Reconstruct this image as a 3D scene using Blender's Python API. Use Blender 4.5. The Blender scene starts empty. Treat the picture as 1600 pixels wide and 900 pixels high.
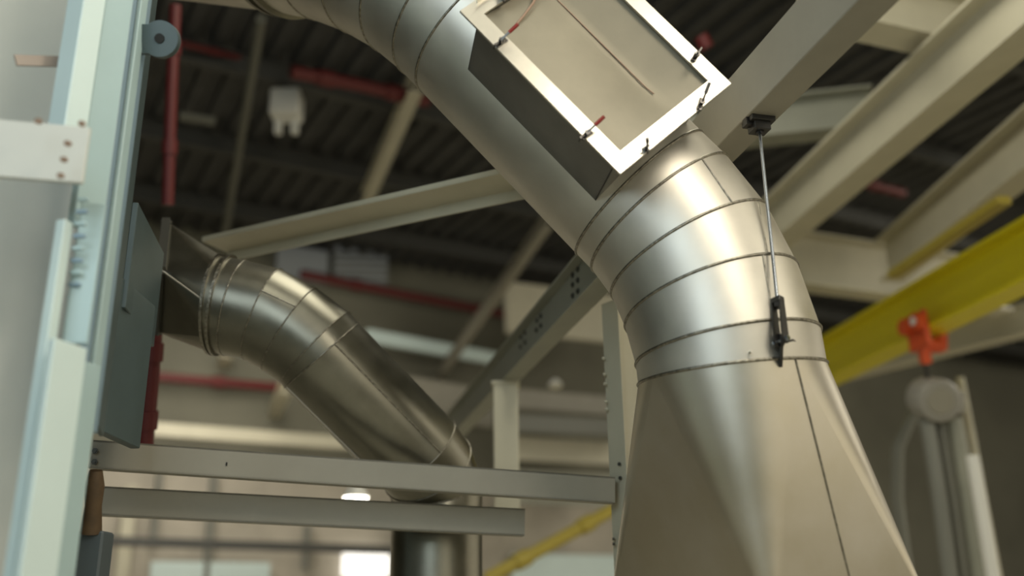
import bpy, bmesh, math, random
from mathutils import Vector as V, Matrix
random.seed(4)
C = bpy.context.scene.collection
SC = bpy.context.scene
FPX = 1500.0
# ------------------------------------------------------------------ camera
EYE = V((0, 0, 1.6)); PITCH = math.radians(19.0); ROLL = math.atan(70/4350)
_r0 = V((1, 0, 0)); _u0 = V((0, -math.sin(PITCH), math.cos(PITCH))); FWD = V((0, math.cos(PITCH), math.sin(PITCH)))
RGT = _r0*math.cos(ROLL) - _u0*math.sin(ROLL)
UPV = _u0*math.cos(ROLL) + _r0*math.sin(ROLL)
Z = V((0, 0, 1))
def ray(x, y): return FWD + RGT*((x-800)/FPX) + UPV*((450-y)/FPX)
def P(x, y, d): return EYE + ray(x, y)*d
def Pz(x, y, z):
    r = ray(x, y); return EYE + r*((z-EYE.z)/r.z)
def Ppl(x, y, o, n):
    r = ray(x, y); return EYE + r*((o-EYE).dot(n)/r.dot(n))
def px(p):
    q = p-EYE; d = q.dot(FWD); return (800+FPX*q.dot(RGT)/d, 450-FPX*q.dot(UPV)/d, d)
cam = bpy.data.cameras.new('camera'); camo = bpy.data.objects.new('camera', cam); C.objects.link(camo)
M = Matrix((RGT, UPV, -FWD)).transposed().to_4x4(); M.translation = EYE; camo.matrix_world = M
cam.sensor_width = 36; cam.lens = FPX/1600*36; cam.clip_end = 300
cam.dof.use_dof = True; cam.dof.focus_distance = 4.9; cam.dof.aperture_fstop = .5
SC.camera = camo

# ------------------------------------------------------------------ materials
def mat(name, col, rough=.5, metal=0., noise=0., scale=8., emit=None, es=1., bump=0., rvar=0., stretch=None, col2=None, spec=.5):
    m = bpy.data.materials.new(name); m.use_nodes = True; nt = m.node_tree; b = nt.nodes['Principled BSDF']
    b.inputs['Base Color'].default_value = (*col, 1); b.inputs['Roughness'].default_value = rough
    b.inputs['Metallic'].default_value = metal; b.inputs['Specular IOR Level'].default_value = spec
    if noise or bump or rvar or col2:
        tc = nt.nodes.new('ShaderNodeTexCoord'); mp = nt.nodes.new('ShaderNodeMapping')
        nt.links.new(tc.outputs['Object'], mp.inputs['Vector'])
        if stretch: mp.inputs['Scale'].default_value = stretch
        n = nt.nodes.new('ShaderNodeTexNoise'); n.inputs['Scale'].default_value = scale; n.inputs['Detail'].default_value = 5
        n.inputs['Roughness'].default_value = .6
        nt.links.new(mp.outputs[0], n.inputs['Vector'])
        if noise or col2:
            r = nt.nodes.new('ShaderNodeValToRGB'); r.color_ramp.elements[0].position = .35; r.color_ramp.elements[1].position = .65
            c2 = col2 or col
            r.color_ramp.elements[0].color = (*[c*(1-noise) for c in c2], 1); r.color_ramp.elements[1].color = (*[min(1, c*(1+noise*.5)) for c in col], 1)
            nt.links.new(n.outputs['Fac'], r.inputs['Fac']); nt.links.new(r.outputs['Color'], b.inputs['Base Color'])
        if rvar:
            mr = nt.nodes.new('ShaderNodeMapRange'); mr.inputs['To Min'].default_value = rough-rvar; mr.inputs['To Max'].default_value = rough+rvar
            mr.inputs['From Min'].default_value = .3; mr.inputs['From Max'].default_value = .7
            nt.links.new(n.outputs['Fac'], mr.inputs['Value']); nt.links.new(mr.outputs[0], b.inputs['Roughness'])
        if bump:
            bp = nt.nodes.new('ShaderNodeBump'); bp.inputs['Strength'].default_value = bump; bp.inputs['Distance'].default_value = .01
            nt.links.new(n.outputs['Fac'], bp.inputs['Height']); nt.links.new(bp.outputs[0], b.inputs['Normal'])
    if emit:
        b.inputs['Emission Color'].default_value = (*emit, 1); b.inputs['Emission Strength'].default_value = es
    return m
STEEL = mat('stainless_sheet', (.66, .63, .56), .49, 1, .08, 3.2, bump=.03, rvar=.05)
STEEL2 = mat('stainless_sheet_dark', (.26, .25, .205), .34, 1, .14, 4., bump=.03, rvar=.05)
TRANSM = mat('stainless_brushed', (.72, .68, .60), .37, 1, .05, 1.8, rvar=.03, col2=(.70, .65, .53))
WELD = mat('weld_bead', (.33, .31, .26), .3, 1, .45, 45, bump=.6)
FRAMEM = mat('galvanised_flange', (.60, .575, .50), .34, .8, .05, 12)
PANELM = mat('hatch_panel', (.225, .205, .15), .5, .3, .12, 2.2, bump=.03)
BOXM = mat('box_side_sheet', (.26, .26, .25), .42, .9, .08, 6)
CLAMPM = mat('clamp_steel', (.10, .095, .09), .35, 1)
REDGRIP = mat('red_grip', (.24, .02, .015), .4)
BLACKST = mat('black_steel', (.05, .048, .045), .42, .6)
ZINC = mat('zinc_rod', (.30, .33, .37), .25, 1)
CREAM = mat('cream_painted_steel', (.53, .50, .385), .5, 0, .05, 3)
GREYP = mat('grey_painted_steel', (.30, .305, .25), .5, 0, .07, 3)
GREYP2 = mat('warm_grey_painted_steel', (.29, .275, .225), .5, 0, .06, 3)
BOLTM = mat('bolt_dark', (.09, .09, .08), .45, .5)
HOLEM = mat('hole_dark', (.012, .012, .011), .8)
MBLUE = mat('machine_pale_blue', (.40, .54, .56), .42, 0, .05, 2)
MWHITE = mat('machine_white', (.64, .77, .76), .4, 0, .03, 2)
MTEAL = mat('machine_teal_grey', (.065, .095, .10), .45, 0, .1, 4)
MSTEEL = mat('machine_blue_line', (.22, .32, .40), .4)
MGREY = mat('machine_panel_grey', (.58, .59, .54), .5, 0, .05, 1.5)
BROWN = mat('brown_stain', (.30, .20, .14), .7)
TANM = mat('tan_strip', (.36, .29, .24), .6)
RUST = mat('orange_brown_paint', (.09, .055, .025), .6, 0, .3, 10)
DARKB = mat('dark_blue_grey', (.07, .09, .10), .5)
REDP = mat('red_pipe_paint', (.115, .014, .014), .45)
DECK = mat('roof_deck_grey', (.06, .06, .058), .7, 0, .2, 2)
DECKJ = mat('roof_joist_grey', (.06, .06, .055), .6, 0, .1, 2)
CONDUIT = mat('conduit_grey', (.13, .13, .105), .5)
WALLM = mat('olive_wall_panel', (.165, .16, .12), .8, 0, .15, .5)
WALLB = mat('beige_wall_panel', (.46, .42, .35), .8, 0, .18, .8)
YEL = mat('crane_yellow', (.72, .62, .012), .42)
YELD = mat('runway_yellow', (.40, .32, .05), .5)
ORANGE = mat('hoist_orange', (.66, .09, .02), .45)
HGREY = mat('hoist_grey', (.30, .29, .26), .5)
RUBBER = mat('cable_grey', (.20, .205, .18), .55)
WHITEP = mat('white_plastic', (.72, .72, .68), .45)
FLOORM = mat('concrete_floor', (.50, .47, .38), .6, 0, .2, .8)
LAMPM = mat('lamp_glow', (1, 1, 1), .5, emit=(1, .93, .80), es=9)
WINM = mat('daylight_panel', (.9, .9, .88), .4, emit=(1, .96, .88), es=1.6)
WIND = mat('dim_daylight_panel', (.16, .165, .155), .5, emit=(.8, .85, .82), es=.05)

# ------------------------------------------------------------------ mesh helpers
class MB:
    def __init__(s): s.v = []; s.f = []; s.mi = []; s.sm = []; s.cur = 0
    def add(s, vs, fs, smooth=False):
        o = len(s.v); s.v += [V(p) for p in vs]
        for f in fs: s.f.append(tuple(i+o for i in f)); s.mi.append(s.cur); s.sm.append(smooth)
    def frame_box(s, c, ax, ay, az, hx, hy, hz, bev=0):
        if bev:
            pts = []
            b = bev
            bm = bmesh.new(); bmesh.ops.create_cube(bm, size=2)
            for v in bm.verts: v.co = V((v.co.x*hx, v.co.y*hy, v.co.z*hz))
            bmesh.ops.bevel(bm, geom=bm.edges[:], offset=b, segments=1, affect='EDGES', profile=.5)
            bm.verts.ensure_lookup_table()
            idx = {v: i for i, v in enumerate(bm.verts)}
            s.add([c+ax*v.co.x+ay*v.co.y+az*v.co.z for v in bm.verts], [[idx[v] for v in f.verts] for f in bm.faces]); bm.free(); return
        vs = [c+ax*(hx*a)+ay*(hy*b)+az*(hz*d) for d in (-1, 1) for b in (-1, 1) for a in (-1, 1)]
        s.add(vs, [(0, 2, 3, 1), (4, 5, 7, 6), (0, 1, 5, 4), (2, 6, 7, 3), (0, 4, 6, 2), (1, 3, 7, 5)])
    def bar(s, A, B, w, h, up=Z, bev=0):
        d = (B-A); L = d.length; d.normalize(); side = d.cross(up).normalized(); u = side.cross(d)
        s.frame_box((A+B)/2, side, d, u, w/2, L/2, h/2, bev)
    def ibeam(s, A, B, w, h, tw, tf, up=Z):
        d = (B-A).normalized(); side = d.cross(up).normalized(); u = side.cross(d)
        s.bar(A+u*(h-tf)/2, B+u*(h-tf)/2, w, tf, up); s.bar(A-u*(h-tf)/2, B-u*(h-tf)/2, w, tf, up); s.bar(A, B, tw, h-2*tf, up)
    def channel(s, A, B, w, h, t, up=Z, sgn=1):   # web on +side*sgn
        d = (B-A).normalized(); side = d.cross(up).normalized()*sgn; u = (d.cross(up).normalized()).cross(d)
        s.bar(A+side*(w-t)/2, B+side*(w-t)/2, t, h, up); s.bar(A+u*(h-t)/2, B+u*(h-t)/2, w, t, up); s.bar(A-u*(h-t)/2, B-u*(h-t)/2, w, t, up)
    def rings(s, rs, close=False, smooth=True, caps=True):
        n = len(rs[0]); vs = [p for r in rs for p in r]; fs = []
        m = len(rs)
        for i in range(m if close else m-1):
            j = (i+1) % m
            for k in range(n):
                l = (k+1) % n; fs.append((i*n+k, i*n+l, j*n+l, j*n+k))
        s.add(vs, fs, smooth)
        if caps and not close:
            s.add(rs[0], [tuple(reversed(range(n)))]); s.add(rs[-1], [tuple(range(n))])
    def tube(s, pts, r, n=10, close=False, smooth=True):
        pts = [V(p) for p in pts]; m = len(pts); rs = []; ref = None
        for i in range(m):
            a = pts[(i-1) % m] if (close or i > 0) else pts[i]; b = pts[(i+1) % m] if (close or i < m-1) else pts[i]
            t = (b-a).normalized()
            if ref is None:
                ref = t.cross(Z if abs(t.z) < .9 else V((1, 0, 0))).normalized()
            ref = (ref-t*ref.dot(t)).normalized(); q = t.cross(ref); rr = r[i] if isinstance(r, (list, tuple)) else r
            rs.append([pts[i]+ref*(rr*math.cos(2*math.pi*k/n))+q*(rr*math.sin(2*math.pi*k/n)) for k in range(n)])
        s.rings(rs, close, smooth)
    def cyl(s, A, B, r, n=20, r2=None):
        s.tube([A, B], [r, r if r2 is None else r2], n)
    def hexa(s, c, nrm, r, t):
        s.tube([c, c+nrm*t], r, 6, smooth=False)
    def build(s, name, ms, parent=None):
        me = bpy.data.meshes.new(name); 
        org = parent['_o'] if parent is not None and '_o' in parent else None
        o0 = V(org) if org is not None else V((0, 0, 0))
        me.from_pydata([tuple(p-o0) for p in s.v], [], s.f)
        for m in (ms if isinstance(ms, (list, tuple)) else [ms]): me.materials.append(m)
        for p, mi, sm in zip(me.polygons, s.mi, s.sm): p.material_index = mi; p.use_smooth = sm
        me.update(); bm = bmesh.new(); bm.from_mesh(me)
        bmesh.ops.recalc_face_normals(bm, faces=bm.faces[:]); bm.to_mesh(me); bm.free()
        o = bpy.data.objects.new(name, me); C.objects.link(o)
        if parent is not None:
            o.parent = parent; o['_o'] = tuple(o0)
        return o
ALL = []
def thing(name, label, cat, base, group=None):
    o = bpy.data.objects.new(name, None); C.objects.link(o); o.location = base; o['_o'] = tuple(base)
    o.empty_display_size = .1
    o['label'] = label; o['category'] = cat
    if group: o['group'] = group
    return o
def tag(o, label, cat, group=None, kind=None):
    o['label'] = label; o['category'] = cat
    if group: o['group'] = group
    if kind: o['kind'] = kind
    return o
def recentre(o):   # put a top-level mesh's origin at its base centre
    me = o.data; xs = [v.co for v in me.vertices]
    c = V((sum(p.x for p in xs)/len(xs), sum(p.y for p in xs)/len(xs), min(p.z for p in xs)))
    me.transform(Matrix.Translation(-c)); o.location = c; return o
def solo(mb, name, ms, label, cat, group=None):
    return tag(recentre(mb.build(name, ms)), label, cat, group)
def struct(mb, name, ms, label=None):
    o = mb.build(name, ms); o['kind'] = 'structure'
    if label: o['label'] = label; o['category'] = name.split('_')[0]
    return o
def bolts(parent, pts, nrm, r, t, m=BOLTM, name='bolt'):
    for p in pts:
        b = MB(); b.hexa(p-nrm*.001, nrm, r, t); b.hexa(p+nrm*t*.9, nrm, r*.55, t*.5); b.build(name, m, parent)

# circle ring and gored duct
def transport(cs):
    dirs = []
    for i in range(len(cs)):
        a = cs[max(i-1, 0)]; b = cs[min(i+1, len(cs)-1)]
        d1 = (cs[i]-a).normalized() if i > 0 else (b-cs[i]).normalized(); d2 = (b-cs[i]).normalized() if i < len(cs)-1 else d1
        dirs.append((d1+d2).normalized())
    refs = []; ref = dirs[0].cross(V((.3, 1, .2))).normalized()
    for d in dirs:
        ref = (ref-d*ref.dot(d)).normalized(); refs.append((ref, d.cross(ref)))
    return dirs, refs
def ring(c, uv, r, n=64): return [c+uv[0]*(r*math.cos(2*math.pi*k/n))+uv[1]*(r*math.sin(2*math.pi*k/n)) for k in range(n)]
def bead(parent, c, uv, r, t=.006, m=WELD, name='weld_seam'):
    b = MB(); b.tube(ring(c, uv, r+.001, 72), t, 8, close=True); return b.build(name, m, parent)
def gore_mesh(rs):
    mb = MB()
    for a, b in zip(rs[:-1], rs[1:]): mb.rings([a, b], smooth=True, caps=False)
    return mb

# ================================================================== MAIN DUCT
R = .45
S6 = P(1142, 586, 4.66); S5 = P(1136, 545, 4.69); S4 = P(1111, 467, 4.80); S3 = P(1077, 396, 4.90); S2 = P(1031, 336, 4.98); S1 = P(999, 304, 5.02)
S0 = P(749, 50, 5.22)
U1 = P(712, 14, 5.27); U2 = P(655, -30, 5.36); U3 = P(587, -66, 5.48); U4 = P(515, -90, 5.62); U5 = P(462, -98, 5.75); U6 = P(446, -100, 5.8); U7 = P(150, -118, 6.9)
path = [S6, S5, S4, S3, S2, S1, S0, U1, U2, U3, U4, U5, U6, U7]
dirs, refs = transport(path)
duct = thing('exhaust_duct', 'large stainless steel exhaust duct with hatch box, bending down into a flared transition', 'duct', S6-Z*1.3)
RS = [ring(c, refs[i], R) for i, c in enumerate(path)]
# --- square to round transition
zb = 1.52; k = math.cos(PITCH); k0 = math.sin(PITCH)
def solve(pxx, A, dr):   # point on the horizontal plane zb, along dr from A, that projects to pixel column pxx
    lo, hi = .05, 3.
    for _ in range(60):
        mid = (lo+hi)/2; x = px(A+dr*mid)[0]
        if (x < pxx) == (dr.x > 0): lo = mid
        else: hi = mid
    return A+dr*lo
A_ = Ppl(1215, 985, V((0, 0, zb)), Z) if False else P(1215, 985, 4.0); A_.z = zb
dAC = V((.9, .436, 0)).normalized(); dAB = V((-.436, .9, 0)).normalized()
C_ = solve(1470, A_, dAC); B_ = solve(948, A_, dAB); D_ = B_+C_-A_
cen = path[0]
u, w_ = refs[0]; dn = dirs[0]
def circ_at(direction):  # ring point in a horizontal direction
    d = direction-dn*direction.dot(dn); d.normalize(); return d
nAC = V((.436, -.9, 0)).normalized(); nAB = V((-.9, -.436, 0)).normalized()
apx = [circ_at(nAC), circ_at(nAB), circ_at(-nAC), circ_at(-nAB)]  # faces AC, AB, BD, DC
corners = [A_, B_, D_, C_]  # between AC|AB, AB|BD, BD|DC, DC|AC
def slerp(a, b, t):
    ang = a.angle(b); return (a*math.sin((1-t)*ang)+b*math.sin(t*ang))/math.sin(ang)
tr = MB(); ROWS = 14
for q in range(4):
    a, b, cn = apx[q], apx[(q+1) % 4], corners[q]
    cols = 16; g = []
    for r_ in range(ROWS+1):
        t = r_/ROWS
        g.append([(cen+slerp(a, b, c/cols)*R)*(1-t)+cn*t for c in range(cols+1)])
    vs = [p for r_ in g for p in r_]; fs = []
    for r_ in range(ROWS):
        for c in range(cols): i = r_*(cols+1)+c; fs.append((i, i+1, i+cols+2, i+cols+1))
    tr.add(vs, fs, True)
    c0 = corners[(q-1) % 4]; ap = cen+a*R     # flat triangle under apex a between corners q-1 and q
    tr.add([ap, c0, cn], [(0, 1, 2)])
trans = tr.build('transition_section', TRANSM, duct)
bt = MB(); bt.tube([A_*.0+((cen+apx[0]*(R+.001))*(1-t)+((A_+C_)/2)*t) for t in [i/20 for i in range(21)]], .005, 6); bt.build('weld_seam', WELD, trans)
fl = MB()
for a, b in ((A_, B_), (B_, D_), (D_, C_), (C_, A_)): fl.bar(a-Z*.02, b-Z*.02, .06, .05)
fl.build('base_flange', GREYP, duct)
# faint crease weld at the collar
elb = gore_mesh(RS[1:5]).build('lower_elbow', STEEL, duct)
for i in (2, 3): bead(elb, path[i], refs[i], R, .0075)
gore_mesh(RS[0:2]).build('collar', STEEL, duct)
for i in (0, 1): bead(duct, path[i], refs[i], R, .008)
gore_mesh(RS[4:6]).build('collar', STEEL, duct)
for i in (4, 5): bead(duct, path[i], refs[i], R, .0072)
st = gore_mesh(RS[5:7]).build('straight_section', STEEL, duct)
uel = gore_mesh(RS[6:12]).build('upper_elbow', STEEL, duct)
for i in (6, 7, 8, 9, 10): bead(uel, path[i], refs[i], R, .0065)
hr = gore_mesh(RS[11:14]).build('horizontal_run', STEEL, duct)
for i in (11, 12):
    m_ = MB(); c = path[i]; d = dirs[i]; m_.tube([c-d*.018, c+d*.018], R+.028, 64); m_.build('flange_ring', STEEL2, duct)
# longitudinal welds on the gores, drawn between ring points seen at given pixels
def on_ring(i, xx, front=True):
    best = min((p for p in ring(path[i], refs[i], R+.001, 720) if px(p)[2] < px(path[i])[2]), key=lambda p: abs(px(p)[0]-xx)); return best
def lweld(i, xa, j, xb, parent, t=.0045):
    b = MB(); a0 = on_ring(i, xa); b0 = on_ring(j, xb); b.tube([a0, (a0+b0)/2, b0], t, 6); b.build('weld_seam', WELD, parent)
lweld(4, 1096, 3, 1145, elb); lweld(3, 1184, 2, 1199, elb); lweld(2, 1192, 1, 1208, elb)
# --- rigid hatch box
ax = (S1-S0).normalized(); mid = (S0+S1)/2
vw = (mid-EYE).normalized(); tc = -(vw-ax*vw.dot(ax)).normalized()
sp = ax.cross(tc).normalized()
if sp.dot(UPV) < 0: sp = -sp
PHI = math.radians(30); n_ = tc*math.cos(PHI)+sp*math.sin(PHI); b_ = sp*math.cos(PHI)-tc*math.sin(PHI)
HH = .72; HW = .345; FLW = .078
fo = mid+n_*HH
pA = Ppl(722, 17, fo, n_); pB = Ppl(965, 277, fo, n_); pC = Ppl(1140, 132, fo, n_)
la, lb = (pA-mid).dot(ax), (pB-mid).dot(ax); vb0 = ((pA-mid).dot(b_)+(pB-mid).dot(b_))/2; vb1 = (pC-mid).dot(b_)
print('frame local', la, lb, vb0, vb1, 'C along', (pC-mid).dot(ax))
lb = (lb+(pC-mid).dot(ax))/2
def L(a, b, h): return mid+ax*a+b_*b+n_*h
hb = MB(); i0, i1, j0, j1 = la+FLW*.8, lb-FLW*.8, vb0+FLW*.8, vb1-FLW*.8
low = -.05
def wallq(a0, b0, a1, b1):
    t = .006; d = V((a1-a0, b1-b0, 0)).normalized(); nx, ny = -d.y*t, d.x*t
    q = [L(a0, b0, low), L(a1, b1, low), L(a1, b1, HH), L(a0, b0, HH), L(a0+nx, b0+ny, low), L(a1+nx, b1+ny, low), L(a1+nx, b1+ny, HH), L(a0+nx, b0+ny, HH)]
    hb.add(q, [(0, 1, 2, 3), (4, 5, 6, 7), (0, 1, 5, 4), (3, 2, 6, 7), (0, 3, 7, 4), (1, 2, 6, 5)])
wallq(i0, j0, i1, j0); wallq(i1, j0, i1, j1); wallq(i1, j1, i0, j1); wallq(i0, j1, i0, j0)
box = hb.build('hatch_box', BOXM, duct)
fr = MB(); tf = .014
def slab(mb, a0, a1, b0, b1, h0, h1):
    mb.frame_box(L((a0+a1)/2, (b0+b1)/2, (h0+h1)/2), ax, b_, n_, abs(a1-a0)/2, abs(b1-b0)/2, abs(h1-h0)/2)
slab(fr, la, lb, vb0, vb0+FLW, HH, HH+tf); slab(fr, la, lb, vb1-FLW, vb1, HH, HH+tf)
slab(fr, la, la+FLW, vb0+FLW, vb1-FLW, HH, HH+tf); slab(fr, lb-FLW, lb, vb0+FLW, vb1-FLW, HH, HH+tf)
fr.build('hatch_frame', FRAMEM, box)
ang = MB(); slab(ang, la+.012, la+.018, vb0+.09, vb1-.02, HH+tf, HH+tf+.03); ang.build('angle_strip', FRAMEM, box)
# folded inner panel with centre crease
pn = MB(); a0, a1, c0, c1 = la+FLW*.9, lb-FLW*.9, vb0+FLW*.9, vb1-FLW*.9; NB = 14; NA = 18
vs = []
for i in range(NA+1):
    for j in range(NB+1):
        s_ = j/NB; t = i/NA; aa = a0+(a1-a0)*t; bb = c0+(c1-c0)*s_
        fold = s_/.643 if s_ < .643 else (1-s_)/.357; hgt = HH-.012-.055*fold*(1-max(0, t-.8)*3.0)+.012*math.sin(s_*math.pi*2)*t
        vs.append(L(aa, bb, hgt))
fs = [(i*(NB+1)+j, i*(NB+1)+j+1, (i+1)*(NB+1)+j+1, (i+1)*(NB+1)+j) for i in range(NA) for j in range(NB)]
pn.add(vs, fs, True); pn.build('hatch_panel', PANELM, box)
cr = MB(); cr.tube([L(a0+(a1-a0)*t, c0+(c1-c0)*.643, HH-.066+.055*max(0, t-.8)*3) for t in [i/20 for i in range(18)]], .0035, 6); cr.build('panel_seam', BROWN, box)
lc = MB(); pts = []
for (xx, yy) in ((845, -25), (833, 5), (818, 25), (803, 43), (790, 56)):
    pts.append(Ppl(xx, yy, fo-n_*.02, n_))
lc.tube(pts, .0065, 8); lc.build('hose_line', BROWN, box)
def clamp(xx, yy, along, grip=REDGRIP, ln=.09):
    o = Ppl(xx, yy, fo+n_*tf, n_); d = along; s2 = n_.cross(d).normalized()
    m = MB(); m.frame_box(o+n_*.006, d, s2, n_, .03, .011, .006); m.frame_box(o+n_*.02, d, s2, n_, .012, .009, .016)
    m.cyl(o+n_*.028-s2*.014, o+n_*.028+s2*.014, .005, 8)
    m.bar(o+n_*.03-d*.01, o+n_*.055+d*ln*.5, .009, .007, n_); m.bar(o+n_*.02-d*.005, o+n_*.03-d*.045, .008, .006, n_)
    m.cyl(o+n_*.034-d*.045, o+n_*.0-d*.045, .004, 8)
    m.cur = 1; m.cyl(o+n_*.052+d*ln*.42, o+n_*.07+d*ln, .0085, 10)
    m.build('toggle_clamp', [CLAMPM, grip], box)
in_ = b_; 
clamp(783, 68, in_); clamp(916, 212, in_); clamp(1086, 90, -b_*.9+ax*.2, CLAMPM, .05)
clamp(1008, 234, -ax*.4+b_*.1, CLAMPM, .05); clamp(1094, 164, (b_-ax*.55).normalized(), CLAMPM, .08); clamp(783, -4, ax, CLAMPM, .05)
# --- lug on the collar under the clevis
lugc = on_ring(0, 1219); rad = (lugc-path[0]).normalized()
pinc = lugc+rad*.045+Z*.055
PIN = P(1221, 532, 4.19)
tan_ = Z.cross(rad).normalized()
lg = MB(); lg.add([lugc-tan_*.006-Z*.04, lugc-tan_*.006+Z*.12, PIN-tan_*.006+Z*.03+rad*.0, PIN-tan_*.006+rad*.035, PIN-tan_*.006-Z*.03,
                   lugc+tan_*.006-Z*.04, lugc+tan_*.006+Z*.12, PIN+tan_*.006+Z*.03, PIN+tan_*.006+rad*.035, PIN+tan_*.006-Z*.03],
                  [(0, 1, 2, 3, 4), (5, 6, 7, 8, 9), (0, 1, 6, 5), (1, 2, 7, 6), (2, 3, 8, 7), (3, 4, 9, 8), (4, 0, 5, 9)])
lg.build('hanger_lug', BLACKST, duct)
st_ = MB(); q = on_ring(0, 1173)+Z*.035; st_.cyl(q-rad*.01, q+(q-path[0]).normalized()*.03, .006, 10); st_.build('test_port', STEEL, duct)

# ================================================================== HANGER ROD
TOP = P(1186, 196, 4.86)
hang = thing('hanger_rod', 'thin vertical threaded rod from the beam clamp to the clevis on the large duct', 'hanger rod', PIN)
CB = PIN+(TOP-PIN)*.135; dR = (TOP-PIN).normalized()
m = MB(); m.tube([CB, TOP], .0085, 12)
for i in range(90):
    pass
m.build('rod', ZINC, hang)
dv = EYE-PIN; dv = (dv-dR*dv.dot(dR)).normalized(); sd = dR.cross(dv).normalized()
# clevis: two cheeks + top block, seen three-quarter
ch_n = (sd*.8+dv*.6).normalized(); ch_w = dR.cross(ch_n).normalized()
cl = MB()
for s in (-1, 1):
    off = ch_n*(.022*s); pts = []
    hw = .021
    prof = [(-hw, .0)]+[(hw*math.cos(math.pi+math.pi*j/10), hw*math.sin(math.pi+math.pi*j/10)) for j in range(1, 10)]+[(hw, 0), (hw*.75, .2), (-hw*.75, .2)]
    f_ = [PIN+ch_w*x+dR*y+off-ch_n*.004 for x, y in prof]; g_ = [PIN+ch_w*x+dR*y+off+ch_n*.004 for x, y in prof]; n = len(prof)
    cl.add(f_+g_, [tuple(range(n)), tuple(range(n, 2*n))]+[(i, (i+1) % n, n+(i+1) % n, n+i) for i in range(n)])
cl.frame_box(PIN+dR*.205, ch_n, ch_w, dR, .027, .018, .014, .003)
cl.build('clevis', BLACKST, hang)
m = MB(); m.hexa(CB+dR*.0, dR, .019, .022); m.build('nut', CLAMPM, hang)
m = MB(); m.cyl(PIN-ch_n*.036, PIN+ch_n*.03, .008, 12); m.tube([PIN-ch_n*.036, PIN-ch_n*.044], [.014, .011], 14); m.tube([PIN+ch_n*.028, PIN+ch_n*.04], [.014, .011], 14)
m.build('clevis_pin', ZINC, hang)
m = MB(); m.tube([PIN+RGT*.02-Z*.005, PIN+RGT*.052+Z*.002, PIN+RGT*.062-Z*.004], [.006, .005, .002], 8); m.build('cotter_pin', BLACKST, hang)

# ================================================================== BIG BEAM that carries the rod
SUP = []
def pt_z(x, y, z): return Pz(x, y, z)
zC = TOP.z+.03
# underside edges in the picture: (1344,0)-(1125,220) and (1403,0)-(1145,259)
a = Pz(1374, 0, zC); b = Pz(1136, 239, zC); dd = (b-a).normalized(); a = a-dd*1.2; b = b+dd*1.6
wC = .17; hC = .30
m = MB(); m.bar(a+Z*hC/2, b+Z*hC/2, wC, hC, Z, .004)
o = solo(m, 'steel_beam', GREYP2, 'smooth grey box beam at upper right that carries the hanger rod clamp', 'beam')
m = MB(); cc = TOP; sx = dd.cross(Z).normalized()
m.frame_box(cc+Z*.018, dd, sx, Z, .058, .065, .014, .003); m.frame_box(cc-Z*.012, dd, sx, Z, .04, .045, .026, .004); m.hexa(cc-Z*.05, Z, .022, .03)
m.frame_box(cc+Z*.01-sx*.06, dd, sx, Z, .02, .018, .02); m.build('beam_clamp', BLACKST, hang)

# ================================================================== LEFT (BRANCH) DUCT
r2 = .295; D2 = 5.85
c2 = [P(339, 476, D2), P(350, 477, D2), P(368, 481, D2), P(411, 491, D2), P(453, 514, D2), P(493, 543, D2), P(503, 555, D2+.0), P(651, 706, 5.97), P(668, 729, 6.03), P(683, 765, 6.12)]
end = V(c2[-1]); c2.append(end-Z*.16); c2.append(end-Z*1.5)
d2, f2 = transport(c2); RR = [ring(c, f2[i], r2 if i < 10 else r2*.97) for i, c in enumerate(c2)]
br = thing('branch_duct', 'smaller dark stainless duct curving from the blue machine down behind the cross beam', 'duct', c2[-1])
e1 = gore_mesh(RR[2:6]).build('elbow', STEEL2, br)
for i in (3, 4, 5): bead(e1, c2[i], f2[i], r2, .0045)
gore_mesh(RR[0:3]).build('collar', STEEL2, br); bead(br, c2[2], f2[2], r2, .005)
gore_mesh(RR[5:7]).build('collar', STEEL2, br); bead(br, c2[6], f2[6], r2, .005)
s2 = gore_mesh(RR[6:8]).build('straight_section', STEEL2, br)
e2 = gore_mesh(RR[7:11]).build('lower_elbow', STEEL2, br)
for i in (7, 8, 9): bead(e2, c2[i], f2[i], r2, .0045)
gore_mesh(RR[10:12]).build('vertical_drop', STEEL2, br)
for i in (0, 1):
    m = MB(); m.tube([c2[i]-d2[i]*.008, c2[i]+d2[i]*.008], r2+.018, 64); m.build('flange_ring', WELD, br)
def on2(i, xx, yy): return min((p for p in ring(c2[i], f2[i], r2+.001, 720) if px(p)[2] < px(c2[i])[2]), key=lambda p: (px(p)[0]-xx)**2+(px(p)[1]-yy)**2)
m = MB(); m.tube([on2(6, 505, 517), on2(7, 668, 690)], .005, 6); m.build('weld_seam', WELD, s2)
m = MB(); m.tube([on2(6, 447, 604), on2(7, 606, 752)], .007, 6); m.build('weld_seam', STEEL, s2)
m = MB(); m.tube([on2(3, 425, 463), on2(4, 463, 480)], .004, 6); m.build('weld_seam', WELD, e1)
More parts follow.
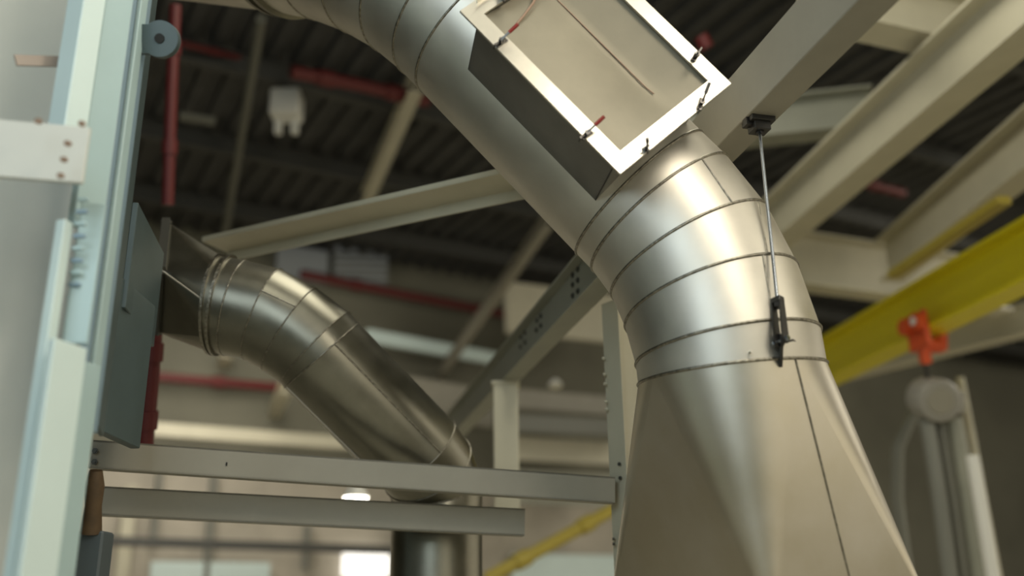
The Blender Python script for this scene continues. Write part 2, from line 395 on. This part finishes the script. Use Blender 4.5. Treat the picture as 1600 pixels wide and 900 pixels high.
# rectangular to round end
K1, K2, K3 = P(260, 345, 6.0), P(252, 422, 5.62), P(246, 519, 5.95); K4 = K1+K3-K2
kc = (K1+K3)/2; cor = [K2, K1, K4, K3]; cc0 = c2[0]; dn0 = d2[0]
def flat(v): v = v-dn0*v.dot(dn0); return v.normalized()
ap2 = [flat((K3+K2)/2-kc), flat((K2+K1)/2-kc), flat((K1+K4)/2-kc), flat((K4+K3)/2-kc)]
t2 = MB()
for q in range(4):
    a, b, cn = ap2[q], ap2[(q+1) % 4], cor[q]; cols = 14; g = []
    for r_ in range(9):
        t = r_/8; g.append([(cc0+slerp(a, b, c/cols)*r2)*(1-t)+cn*t for c in range(cols+1)])
    vs = [p for r_ in g for p in r_]; t2.add(vs, [(r_*(cols+1)+c, r_*(cols+1)+c+1, (r_+1)*(cols+1)+c+1, (r_+1)*(cols+1)+c) for r_ in range(8) for c in range(cols)], True)
    t2.add([cc0+a*r2, cor[(q-1) % 4], cn], [(0, 1, 2)])
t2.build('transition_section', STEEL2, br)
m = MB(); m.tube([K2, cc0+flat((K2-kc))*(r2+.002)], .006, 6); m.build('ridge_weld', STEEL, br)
m = MB()
for a, b in ((K1, K2), (K2, K3), (K3, K4), (K4, K1)): m.bar(a, b, .05, .05, (cc0-kc).normalized())
m.build('rectangular_flange', BOLTM, br)

# ================================================================== CENTRE STEEL FRAME
def vpost(name, L_, Cn, R_, yr, ytop, ybot, mt, label, cat='post', hollow=False):
    """upright with footprint from left edge, near corner, right edge given as (px, depth) on row yr"""
    p0, p1, p2 = P(L_[0], yr, L_[1]), P(Cn[0], yr, Cn[1]), P(R_[0], yr, R_[1]); p3 = p0+p2-p1
    zt = P(Cn[0], ytop, Cn[1]).z; zb_ = P(Cn[0], ybot, Cn[1]).z
    t = thing(name, label, cat, V((p1.x, p1.y, zb_)))
    return t, [V((p.x, p.y, 0)) for p in (p0, p1, p2, p3)], zt, zb_
# I-section post
post, fp, zt, zb_ = vpost('steel_post', (941, 5.98), (966, 5.85), (1003, 6.02), 500, 462, 990, GREYP, 'tall slender cream post behind the left edge of the flared duct')
m = MB(); vs = [f+Z*zb_ for f in fp]+[f+Z*zt for f in fp]
u1 = (fp[0]-fp[1]).normalized(); u2 = (fp[2]-fp[1]).normalized(); w1 = (fp[0]-fp[1]).length; w2 = (fp[2]-fp[1]).length
cz = (zt+zb_)/2; hz = (zt-zb_)/2; cxy = (fp[0]+fp[2])/2
m.frame_box(V((*(fp[1]+u1*w1/2+u2*.006).xy, cz)), u1, u2, Z, w1/2, .006, hz); m.frame_box(V((*(fp[1]+u1*w1/2+u2*(w2-.006)).xy, cz)), u1, u2, Z, w1/2, .006, hz)
m.frame_box(V((*(fp[1]+u1*.03+u2*w2/2).xy, cz)), u1, u2, Z, .005, w2/2-.012, hz)
m.build('post_section', CREAM, post)
nf = -u2
bl = [Ppl(xx, yy, fp[1]+Z*2, u2) for xx, yy in ((968, 725), (969.5, 747))]
bolts(post, bl, nf, .0115, .008)
for yy in (560, 585, 600, 628, 640, 842, 850):
    q = Ppl(944.5+(yy-560)*.057, yy, fp[1]+Z*2, u2); m = MB(); m.hexa(q, -RGT, .009, .014); m.build('bolt', BOLTM if yy > 800 else CREAM, post)
# diagonal-looking horizontal I beam G
zG = P(925, 462, 5.95).z
ga = Pz(926, 462, zG); gb = Pz(797, 596, zG); dg = (gb-ga).normalized()
ga2 = ga-dg*.7; wG = .15; hG = .30
gt = thing('frame_beam', 'grey bolted frame beam slanting from the duct elbow down to the short post', 'beam', (ga+gb)/2)
m = MB(); m.ibeam(ga2+Z*hG/2, gb+dg*3.2+Z*hG/2, wG, hG, .012, .014); m.build('beam_section', GREYP, gt)
sG = dg.cross(Z).normalized()
if sG.dot(V((-1, 0, 0))) < 0: sG = -sG
bp = []
for (xx, yy) in ((904, 421), (896, 430), (904, 438), (896, 445), (904, 455), (896, 462), (846, 494), (840, 501), (846, 509), (839, 516), (821, 520), (815, 527), (821, 535), (814, 542)):
    bp.append(Ppl(xx, yy, ga+sG*.006, sG))
bolts(gt, bp, sG, .019, .012)
# gusset / bracket at far end
# short post under G
zI = zG
pI = Pz(790, 600, zI)
dI = px(pI)[2]
pst = thing('steel_post', 'short square grey post rising behind the cross beam to the slanting frame beam', 'post', V((pI.x, pI.y, P(790, 840, dI).z)))
wI = 38*dI/FPX
m = MB(); zz0 = P(790, 838, dI).z
m.frame_box(V((pI.x, pI.y, (zI+zz0)/2)), V((1, 0, 0)), V((0, 1, 0)), Z, wI/2, wI/2, (zI-zz0)/2, .006); m.build('post_section', CREAM, pst)
m = MB(); m.frame_box(V((pI.x, pI.y, zI-.01)), V((1, 0, 0)), V((0, 1, 0)), Z, wI/2+.015, wI/2+.015, .012); m.build('cap_plate', CREAM, pst)
# cross beams in front
def crossbeam(name, a, b, h, w, mt, label, ends=None):
    t = thing(name, label, 'beam', (a+b)/2-Z*h/2)
    m = MB(); sgn = 1 if (b-a).cross(Z).dot(-FWD) > 0 else -1
    m.channel(a, b, w, h, .010, Z, sgn); m.build('beam_section', mt, t); return t
j1a, j1b = P(144, 711, 5.1), P(958, 767, 5.55)
j1 = crossbeam('cross_beam', j1a, j1b, .148, .08, GREYP2, 'upper of the two long grey cross beams, bolted to the blue machine')
nj = (j1b-j1a).cross(Z).normalized(); nj = nj if nj.dot(FWD) < 0 else -nj
fo1 = j1a+nj*.045
bolts(j1, [Ppl(149, 705, fo1, nj), Ppl(148, 722, fo1, nj)], nj, .016, .014)
m = MB(); q = Ppl(354, 725, fo1, nj); m.frame_box(q, (j1b-j1a).normalized(), nj, Z, .0035, .002, .009); m.build('slot_hole', HOLEM, j1)
j2a, j2b = P(150, 783, 5.28), P(818, 817, 5.66)
j2 = crossbeam('cross_beam', j2a, j2b, .156, .08, GREYP2, 'lower of the two long grey cross beams')
# sloping brace F
ba, bb = P(335, 392, 6.9), P(830, 283, 5.75)
bf = thing('roof_brace', 'long sloping beige brace crossing from the small duct to the big duct', 'brace', (ba+bb)/2)
m = MB(); bd = (bb-ba).normalized(); bs = bd.cross(Z).normalized(); bs = bs if bs.y > 0 else -bs; m.bar(ba+Z*.035, bb+Z*.035, .25, .012); m.bar(ba+bs*.13+Z*.0, bb+bs*.13+Z*.0, .012, .082); m.bar(ba-bs*.12+Z*.05, bb-bs*.12+Z*.05, .012, .03); m.build('beam_section', CREAM, bf)

# ================================================================== LEFT MACHINE
mach = thing('press_frame', 'tall pale blue machine frame with white columns at the left edge', 'machine', P(100, 990, 4.0))
def vslab(xl, xr, yr, d, dr, thick, yt, yb, mt, name, bev=.004):
    a, b = P(xl, yr, d), P(xr, yr, dr); zt = P((xl+xr)/2, yt, (d+dr)/2).z; z0 = P((xl+xr)/2, yb, (d+dr)/2).z
    a.z = b.z = 0; t = (b-a).normalized(); n = Z.cross(t); n = n if n.y > 0 else -n
    m = MB(); m.frame_box((a+b)/2+n*thick/2+Z*(zt+z0)/2, t, n, Z, (b-a).length/2, thick/2, (zt-z0)/2, bev); return m.build(name, mt, mach)
# rows measured on y=450 (columns lean with the vanishing point)
vslab(-90, 120, 450, 3.9, 4.3, .05, -500, 1000, MGREY, 'side_panel')
vslab(62, 101, 450, 3.50, 3.60, .10, -500, 176, MWHITE, 'column_flange')
vslab(101, 149, 450, 3.61, 3.75, .04, -500, 345, MBLUE, 'column_web')
vslab(148, 156, 450, 3.78, 3.82, .03, -500, 1000, MSTEEL, 'edge_strip')
vslab(155, 167, 450, 3.84, 3.92, .02, -500, 1000, MBLUE, 'guide_rail')
vslab(166, 173, 450, 3.94, 4.0, .02, -500, 690, MSTEEL, 'edge_strip')
vslab(173, 183, 450, 4.05, 4.3, .02, -500, 688, MTEAL, 'rear_column')
vslab(190, 242, 450, 4.7, 5.45, .03, 345, 520, MTEAL, 'duct_mount_plate')
vslab(-90, 138, 225, 3.42, 3.54, .02, 182, 286, MGREY, 'bracket_plate')
vslab(108, 148, 450, 3.56, 3.58, .02, 296, 545, MBLUE, 'ladder_plate')
vslab(86, 101, 450, 3.45, 3.5, .04, 330, 1000, MWHITE, 'narrow_post')
vslab(84, 138, 540, 3.3, 3.45, .03, 536, 1000, MWHITE, 'lower_column_flange')
vslab(112, 150, 640, 3.47, 3.6, .05, 560, 1000, MBLUE, 'lower_column_web')
vslab(152, 216, 590, 4.5, 5.0, .05, 440, 694, MTEAL, 'lower_bracket')
for i in range(9):
    yy = 312+i*19; a = P(130-(yy-312)*.1, yy, 3.565); m = MB(); m.frame_box(a, V((1, 0, 0)), V((0, 1, 0)), Z, .022, .008, .008, .003); m.build('rung', MSTEEL if i % 2 else MBLUE, mach)
for xx, yy in ((62, 190), (108, 225), (102, 250), (97, 275), (130, 194)):
    m = MB(); m.hexa(P(xx, yy, 3.42), -FWD, .011, .02); m.build('bolt', BROWN, mach)
m = MB(); a = P(30, 97, 3.86); b = P(101, 99, 4.0); m.bar(a-FWD*.03, b-FWD*.03, .01, .045); m.build('name_strip', TANM, mach)
# eye plate
q = P(252, 62, 4.3); m = MB(); m.tube([q-FWD*.02, q+FWD*.02], .082, 32); m.bar(q-RGT*.15-FWD*.0, q, .035, .13, UPV); m.build('eye_plate', MTEAL, mach)
m = MB(); m.tube([q-FWD*.026, q-FWD*.02], .022, 20); m.build('eye_hole', HOLEM, mach)
# coupling and valve under cross beam end
vt = thing('valve_actuator', 'brown and dark grey actuator hanging below the bolted end of the cross beam', 'valve', P(140, 900, 4.6))
m = MB(); q = P(147, 775, 4.6); m.tube([P(150, 735, 4.6), P(148, 760, 4.6), P(146, 790, 4.6), P(142, 832, 4.6)], [.03, .045, .038, .05], 16); m.build('body', RUST, vt)
m = MB(); m.frame_box(P(140, 885, 4.6), V((1, 0, 0)), V((0, 1, 0)), Z, .075, .07, .16, .01); m.build('housing', DARKB, vt)

# ================================================================== HALL SHELL
HC = 10.0
Vd = V((.877, .48, 0)).normalized(); Nd = V((-.48, .877, 0)).normalized()
WO = P(650, 467, 24.); WO.z = 0
def W(x, y, off=0.): return Ppl(x, y, WO-Nd*off, Nd)
# ceiling deck with trapezoid ribs running along Nd
m = MB(); K = 150; wd = .42; prof = []
for i in range(-K, K):
    x = i*wd; prof += [(x, 0), (x+wd*.42, 0), (x+wd*.5, .1), (x+wd*.92, .1)]
Oc = V((WO.x, WO.y, HC)); top = [Oc+Vd*x+Z*z+Nd*.3 for x, z in prof]; bot = [Oc+Vd*x+Z*z-Nd*48 for x, z in prof]; n = len(prof)
m.add(top+bot, [(i, i+1, n+i+1, n+i) for i in range(n-1)]); struct(m, 'ceiling', DECK, 'dark grey ribbed metal roof deck over the hall')
m = MB(); m.frame_box(V((WO.x, WO.y, HC/2))+Nd*.1, Vd, Nd, Z, 60, .1, HC/2+.3); struct(m, 'wall_back', WALLM, 'olive grey far wall of the hall')
m = MB(); m.frame_box(V((WO.x, WO.y, -.1))-Nd*20, Vd, Nd, Z, 60, 28, .1); struct(m, 'floor', FLOORM, 'grey brown concrete hall floor')
# lower pale wall panels
m = MB(); zt = W(450, 735).z
tc_ = (W(-400, 735)+W(1000, 735))/2; m.frame_box(V((tc_.x, tc_.y, zt/2))-Nd*.06, Vd, Nd, Z, (W(-400, 735)-W(1000, 735)).xy.length/2, .05, zt/2); struct(m, 'trim_1', WALLB, 'beige lower wall cladding')
# transverse roof joists
jn = 0
for i, off in enumerate((2.2, 5.0, 7.8, 10.6, 13.4, 16.2, 19.0)):
    m = MB(); c = Oc-Nd*off-Z*.22; m.ibeam(c-Vd*26, c+Vd*30, .16, .34, .02, .03)
    for j in range(-13, 15): m.bar(c+Vd*(j*2.0)-Z*.17, c+Vd*(j*2.0+.08)+Z*.17, .05, .05, Nd)
    solo(m, 'roof_joist', DECKJ, 'dark grey open roof joist spanning under the ribbed deck', 'joist', 'roof joists under the deck')
# longitudinal purlins / hangers given by pixel pairs
def hz(name, p, q, z, w, h, mt, label, cat, group=None, ext=0, kind='bar'):
    a, b = Pz(*p, z), Pz(*q, z); d = (b-a).normalized(); a = a-d*ext; b = b+d*ext; m = MB()
    if kind == 'bar': m.bar(a, b, w, h, Z, .01)
    elif kind == 'i': m.ibeam(a, b, w, h, w*.08, h*.07)
    else: m.tube([a, b], w/2, 12)
    return solo(m, name, mt, label, cat, group)
hz('roof_purlin', (650, 130), (572, 310), 9.3, .22, .3, CREAM, 'pale beige purlin in the dark roof, ending near the big duct', 'purlin', kind='i')
hz('roof_purlin', (856, 345), (662, 622), 7.2, .16, .2, GREYP2, 'long beige sloping purlin seen above the small duct', 'purlin', kind='i')
hz('conduit', (408, 30), (348, 385), 9.0, .14, .14, CONDUIT, 'thin grey conduit running down the dark roof left of the pale heater', 'conduit', kind='t')
hz('hanger_strut', (354, 550), (318, 692), 7.0, .26, .2, CREAM, 'pale strut below the small duct collar', 'strut', kind='i')
hz('hanger_strut', (446, 606), (408, 692), 6.0, .26, .2, CREAM, 'pale strut just below the bend of the small duct', 'strut', kind='i')
# pipes
def pipe(name, pts, r, mt, label, cat, group=None):
    m = MB(); m.tube(pts, r, 14)
    for p_, q_ in zip(pts[:-1], pts[1:]):
        d = (q_-p_).normalized(); c = (p_+q_)/2; m.tube([c-d*r*1.2, c+d*r*1.2], r*1.3, 14)
    return solo(m, name, mt, label, cat, group)
pipe('sprinkler_pipe', [P(274, 8, 9), P(268, 140, 9), P(262, 320, 9)], .055, REDP, 'red riser pipe beside the blue machine, upper length', 'pipe')
pipe('sprinkler_pipe', [P(243, 500, 6.6), P(236, 600, 6.6), P(226, 712, 6.6)], .052, REDP, 'red riser pipe below the small duct flange', 'pipe')
pipe('sprinkler_pipe', [P(285, 68, 14), P(380, 92, 15)], .05, REDP, 'short dull red roof pipe joining the red riser', 'pipe')
pipe('sprinkler_pipe', [P(455, 112, 14), P(560, 133, 14.6), P(668, 158, 15.2)], .10, REDP, 'wide red sprinkler pipe under the roof behind the big duct', 'pipe')
pipe('sprinkler_pipe', [W(470, 428, .5), W(640, 462, .5), W(850, 502, .5)], .11, REDP, 'long red pipe along the top of the far wall', 'pipe')
pipe('sprinkler_pipe', [W(236, 588, .4), W(440, 606, .4)], .10, REDP, 'faint red pipe on the far wall below the small duct', 'pipe')
pipe('sprinkler_pipe', [P(1316, 277, 17), P(1412, 302, 17.6)], .08, REDP, 'short red pipe between the two cream beams at right', 'pipe')
pipe('sprinkler_pipe', [P(1096, 58, 12), P(1104, 74, 12)], .07, REDP, 'small red sprinkler fitting above the bright hatch frame', 'pipe')
# unit heater (pale box with two legs)
uh = thing('unit_heater', 'pale boxy roof heater with two legs hanging in the dark roof', 'heater', P(448, 200, 15))
q = P(448, 165, 15); m = MB(); m.frame_box(q, V((1, 0, 0)), V((0, 1, 0)), Z, .23, .2, .22, .03); m.build('casing', WHITEP, uh)
for s in (-1, 1):
    m = MB(); m.frame_box(P(448+s*13, 197, 15), V((1, 0, 0)), V((0, 1, 0)), Z, .055, .06, .13, .01); m.build('leg', WHITEP, uh)
m = MB(); m.cyl(P(448, 145, 15), P(448, 60, 15), .015, 8); m.build('hanger', DECKJ, uh)
hz('strip_light', (280, 181), (336, 190), 8.6, .12, .1, CONDUIT, 'dim yellowish strip fitting right of the red riser', 'light')
# far wall features
def wbox(name, x0, x1, y, dyl, mt, label, cat, off=.2, th=.15, group=None, y2=None):
    a, b = W(x0, y, off), W(x1, (y2 if y2 is not None else y), off); h = dyl*px((a+b)/2)[2]/FPX; m = MB(); m.bar(a, b, th, h, Z, .01)
    return solo(m, name, mt, label, cat, group)
def wcol(name, x, w, y0, y1, mt, label, cat, off=.3, group=None):
    a, b = W(x, y0, off), W(x-(x-730)*(y1-y0)/4400*-1*0 + (x-730)*0, y1, off); b.x, b.y = a.x, a.y
    ww = w*px(a)[2]/FPX; m = MB(); m.frame_box((a+b)/2, Vd, Nd, Z, ww/2, .12, abs(a.z-b.z)/2, .01); return solo(m, name, mt, label, cat, group)
wbox('wall_rail', 572, 780, 524, 20, MWHITE, 'pale rail on the far wall right of the small duct bend', 'rail', off=1.2, y2=562)
wbox('wall_rail', 200, 640, 668, 20, CREAM, 'cream rail running just above the upper cross beam', 'rail', off=1.5, y2=700)
wbox('wall_duct', 590, 770, 610, 60, GREYP2, 'wide grey duct band on the far wall above the small duct', 'duct', off=1.0, y2=640)
wbox('wall_girder', 790, 1010, 480, 80, CREAM, 'broad cream girder behind the slanting frame beam', 'girder', off=3.0, y2=505)
wbox('wall_girder', 790, 1010, 622, 30, GREYP2, 'grey girder behind the short post', 'girder', off=3.0, y2=640)
wbox('wall_girder', 790, 1010, 660, 26, RUBBER, 'dark girder under the grey girder behind the short post', 'girder', off=3.4, y2=672)
wbox('wall_girder', 790, 1010, 760, 50, GREYP, 'grey green girder continuing past the cross beam end', 'girder', off=3.0, y2=770)
wbox('wall_girder', 160, 620, 845, 14, DECKJ, 'dark ledge low on the far wall under the cross beams', 'girder', off=1.5, y2=860)
wbox('wall_girder', 800, 1010, 700, 36, CREAM, 'pale tan girder left of the tall post', 'girder', off=2.4, y2=712)
for x, wd_, y0, y1, mt, lb_ in ((205, 20, 760, 960, CREAM, 'cream wall column at lower left below the cross beams'), (335, 8, 735, 960, RUBBER, 'thin dark wall column below the slotted part of the beam'),
                             (250, 7, 735, 850, RUBBER, 'thin dark wall column near the cream column'), (625, 16, 830, 960, GREYP, 'grey wall column beside the bright window'), (480, 7, 820, 890, RUBBER, 'short dark wall bracket left of the bright window')):
    wcol('wall_column', x, wd_, y0, y1, mt, lb_, 'column')
def wpanel(name, x0, x1, y0, y1, mt, label, off=.35):
    a, b = W(x0, (y0+y1)/2, off), W(x1, (y0+y1)/2, off); h = (y1-y0)*px((a+b)/2)[2]/FPX; a.z = b.z = (a.z+b.z)/2
    m = MB(); m.bar(a, b, .06, h, Z, .01); return struct(m, name, mt, label)
wpanel('window_1', 535, 608, 862, 900, WINM, 'bright lit window low on the far wall')
wpanel('window_2', 232, 420, 880, 960, WINM if False else MWHITE, 'pale lower window band on the far wall')
wpanel('window_3', 522, 605, 390, 442, WIND, 'dim louvred daylight window under the sloping brace')
wpanel('window_4', 432, 512, 385, 440, WIND, 'dim daylight window beside the small duct')
wpanel('window_5', 800, 990, 868, 950, MWHITE, 'pale window band below the yellow pipe')
for i in range(5):
    a = W(520, 397+i*11, .42); b = W(608, 399+i*11, .42); m = MB(); m.bar(a, b, .04, .05); struct(m, 'trim_%d' % (i+2), CONDUIT, 'louvre bar across the dim daylight window')
# yellow handrail pipe at the bottom centre
pipe('yellow_rail', [P(760, 905, 13), P(870, 845, 13.5), P(960, 795, 14)], .09, YELD, 'yellow rail running up behind the tall post', 'rail')
# high bay lamps seen far off
def bay(x, y, d, r, label, glow=LAMPM):
    t = thing('high_bay_lamp', label, 'lamp', P(x, y, d)); q = P(x, y, d)
    m = MB(); m.tube([q+Z*r*.1, q+Z*r*.6, q+Z*r*1.1], [r, r*.8, r*.25], 20); m.build('reflector', WHITEP, t)
    m = MB(); m.tube([q-Z*r*.25, q+Z*r*.08], [r*.75, r*.95], 20); m.build('bulb_glass', glow, t); return t
bay(556, 779, 9.5, .13, 'small glowing lamp seen between the two cross beams')
bay(868, 604, 16, .12, 'small round unlit lamp behind the slanting frame beam', CREAM) 

# ================================================================== RIGHT SIDE: beams and crane
def zbeam(name, p, q, z, w, h, mt, label, ext0=0, ext1=0):
    a, b = Pz(*p, z), Pz(*q, z); d = (b-a).normalized(); a = a-d*ext0; b = b+d*ext1
    m = MB(); m.ibeam(a, b, w, h, .03, .035); return solo(m, name, mt, label, 'beam'), d
zbeam('crane_runway_beam', (1560, 40), (1235, 330), 6.3, .34, .62, CREAM, 'wide bright cream roof beam running down to the big duct at upper right', 4, 1.6)
zbeam('crane_runway_beam', (1600, 232), (1388, 408), 6.3, .34, .62, CREAM, 'lower cream beam above the yellow crane girder', 4.0, .0)
zbeam('cross_girder', (1180, 398), (1500, 442), 6.3, .34, .80, CREAM, 'cream cross girder joining the two cream beams behind the duct', 1.5, .8)
hz('runway_strip', (1570, 312), (1395, 430), 5.75, .16, .10, YELD, 'thin dull yellow strip under the lower cream beam', 'strip')
ya, yb = Pz(1580, 412, 5.0), Pz(1270, 578, 5.0)
yd = (yb-ya).normalized()
cg = thing('crane_girder', 'bright yellow overhead crane girder crossing at lower right', 'crane girder', (ya+yb)/2)
m = MB(); m.ibeam(ya-yd*5, yb+yd*4, .34, .62, .03, .045); m.build('girder_beam', YEL, cg)
ys = yd.cross(Z).normalized(); ys = ys if ys.dot(FWD) < 0 else -ys
zbeam('cross_girder', (1330, 2), (1490, 40), 7.02, .34, .60, CREAM, 'cream cross girder at the top edge between the grey beam and bright beam', .6, .3)
zbeam('cross_girder', (1175, 192), (1400, 168), 7.6, .34, .55, GREYP, 'dull grey cross girder seen just right of the rod clamp', 2.5, -.28)
# second dull beam under crane at right
hz('rear_girder', (1600, 500), (1250, 590), 6.0, .3, .5, CREAM, 'dull beige girder behind the yellow crane girder', 'girder', kind='i', ext=1.5)
# trolley
tq = Ppl(1435, 520, ya+ys*.2, ys); dt_ = px(tq)[2]
ct = thing('hoist_trolley', 'orange red hoist trolley clamped on the yellow crane girder', 'trolley', tq-Z*.4)
m = MB(); m.frame_box(tq+Z*.02, yd, ys, Z, .2, .03, .22, .02)
m.tube([tq-yd*.12+Z*.1, tq-yd*.12+Z*.1+ys*.12], .10, 20); m.tube([tq+yd*.12+Z*.1, tq+yd*.12+Z*.1+ys*.12], .10, 20); m.build('side_plate', ORANGE, ct)
m = MB(); m.tube([tq-yd*.12+Z*.1+ys*.12, tq-yd*.12+Z*.1+ys*.135], .05, 16); m.build('wheel_cap', WHITEP, ct)
m = MB(); q = P(1452, 540, dt_+.1); m.tube([q-RGT*.1, q+RGT*.14], .09, 20); m.build('motor', ORANGE, ct)
m = MB(); m.bar(P(1440, 530, dt_), P(1447, 568, dt_), .1, .1, ys); m.bar(P(1470, 520, dt_+.2), P(1470, 548, dt_+.2), .12, .1, ys); m.build('yoke', ORANGE, ct)
# hoist body
hb_ = thing('chain_hoist', 'grey round chain hoist hanging under the orange trolley', 'hoist', P(1460, 660, dt_))
q = P(1459, 624, dt_); m = MB(); m.tube([q-FWD*.18, q-FWD*.14, q+FWD*.2], [.22, .26, .25], 28); m.build('drum_housing', HGREY, hb_)
m = MB(); m.tube([q-FWD*.2, q-FWD*.17], [.15, .17], 24); m.build('drum_cover', GREYP2, hb_)
m = MB(); m.frame_box(P(1492, 628, dt_), RGT, FWD, UPV, .07, .12, .13, .02); m.build('gear_box', HGREY, hb_)
m = MB(); m.tube([P(1446, 560, dt_), P(1450, 600, dt_)], .025, 10); m.build('hook_shank', BLACKST, hb_)
for i, (x, r, lb_, mt) in enumerate(((1447, .085, 'thick grey hose hanging from the chain hoist, first from the duct', RUBBER), (1468, .06, 'grey hose hanging from the chain hoist, between two thicker hoses', CONDUIT), (1490, .095, 'widest grey hose hanging from the chain hoist', GREYP))):
    m = MB(); t0 = P(x, 655, dt_+.02*i); bend = [t0]
    for s in range(1, 7): bend.append(V((t0.x+.01*math.sin(s), t0.y, t0.z-.42*s)))
    m.tube(bend, r, 14); solo(m, 'hanging_hose', mt, lb_, 'hose')
m = MB(); a = P(1500, 590, dt_+1); m.tube([a, V((a.x+.02, a.y, a.z-.9)), V((a.x+.05, a.y, a.z-3))], .05, 12); solo(m, 'drop_pipe', CREAM, 'thin tan drop pipe right of the chain hoist', 'pipe')
m = MB(); a = P(1519, 712, dt_-1); m.tube([a, V((a.x, a.y, a.z-3))], [.07, .07], 14); solo(m, 'white_tube', WHITEP, 'bright white tube hanging at the far right', 'tube')
m = MB(); m.tube([P(1470, 615, dt_+1.4), P(1425, 650, dt_+1.4), P(1403, 700, dt_+1.4), P(1402, 780, dt_+1.4), P(1418, 900, dt_+1.4), P(1432, 980, dt_+1.4)], .075, 12); solo(m, 'looped_hose', RUBBER, 'grey hose looping down between the flared duct and the hoist', 'hose')

# ================================================================== LIGHT
w = bpy.data.worlds.new('hall_ambient'); SC.world = w; w.use_nodes = True
bgn = w.node_tree.nodes['Background']; bgn.inputs['Strength'].default_value = 1.0
wn = w.node_tree; tcw = wn.nodes.new('ShaderNodeTexCoord'); sx_ = wn.nodes.new('ShaderNodeSeparateXYZ'); rw = wn.nodes.new('ShaderNodeValToRGB')
mw = wn.nodes.new('ShaderNodeMapRange'); mw.inputs['From Min'].default_value = -1; mw.inputs['From Max'].default_value = 1
wn.links.new(tcw.outputs['Generated'], sx_.inputs[0]); wn.links.new(sx_.outputs['X'], mw.inputs['Value']); wn.links.new(mw.outputs[0], rw.inputs['Fac']); wn.links.new(rw.outputs['Color'], bgn.inputs['Color'])
rw.color_ramp.elements[0].position = .1; rw.color_ramp.elements[0].color = (.17, .21, .195, 1)
rw.color_ramp.elements[1].position = .85; rw.color_ramp.elements[1].color = (1.25, 1.13, .86, 1)
e_ = rw.color_ramp.elements.new(.5); e_.color = (.29, .335, .30, 1)
def area(name, loc, tgt, size, power, col, sizey=None):
    l = bpy.data.lights.new(name, 'AREA'); l.energy = power; l.color = col; l.size = size
    if sizey: l.shape = 'RECTANGLE'; l.size_y = sizey
    o = bpy.data.objects.new(name, l); C.objects.link(o); o.location = loc
    o.rotation_euler = (V(tgt)-V(loc)).to_track_quat('-Z', 'Y').to_euler(); return o
area('fill_overhead', V((1.0, 4.0, 9.3)), V((1.0, 4.0, 0)), 3, 520, (1, .95, .78), 10)  # added overhead area lamp; floor bounce brightens the beam undersides
area('fill_behind', V((4.5, -3.5, 6.0)), V((1.4, 4.2, 2.6)), 3.5, 80, (1, .94, .78), 4)  # added soft area lamp brightening the right face of the duct transition
# lamp whose mirror image lies in the bright lower corner of the hatch frame
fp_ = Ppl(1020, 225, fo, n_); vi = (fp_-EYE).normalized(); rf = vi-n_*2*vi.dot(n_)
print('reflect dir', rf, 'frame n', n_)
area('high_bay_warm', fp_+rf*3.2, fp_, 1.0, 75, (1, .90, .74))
area('hall_fill_left', V((-2.2, -1.5, 4.6)), V((-1.2, 4.5, 3)), 3.2, 140, (.80, .94, 1))
area('fill_right', V((5.5, 3.0, 6.0)), V((2.5, 6, 3.6)), 2.6, 75, (1, .92, .74))  # added area lamp brightening the cream beams at right
area('fill_far_right', V((13, 13, 7.5)), V((12, 17, 0)), 3, 900, (1, .93, .78), 10)  # added out-of-view area lamp lifting the far right wall and roof
area('area_far_left', V((-6, 15, 6.0)), V((-5, 19, 0)), 3, 330, (1, .93, .8), 8)  # area lamp aimed down at the far left of the hall

SC.view_settings.view_transform = 'Standard'; SC.view_settings.look = 'None'; SC.view_settings.gamma = 1; SC.view_settings.exposure = -.1
SC.view_settings.use_curve_mapping = False
SC.cycles.use_denoising = True
for o in bpy.data.objects:
    if '_o' in o: del o['_o']
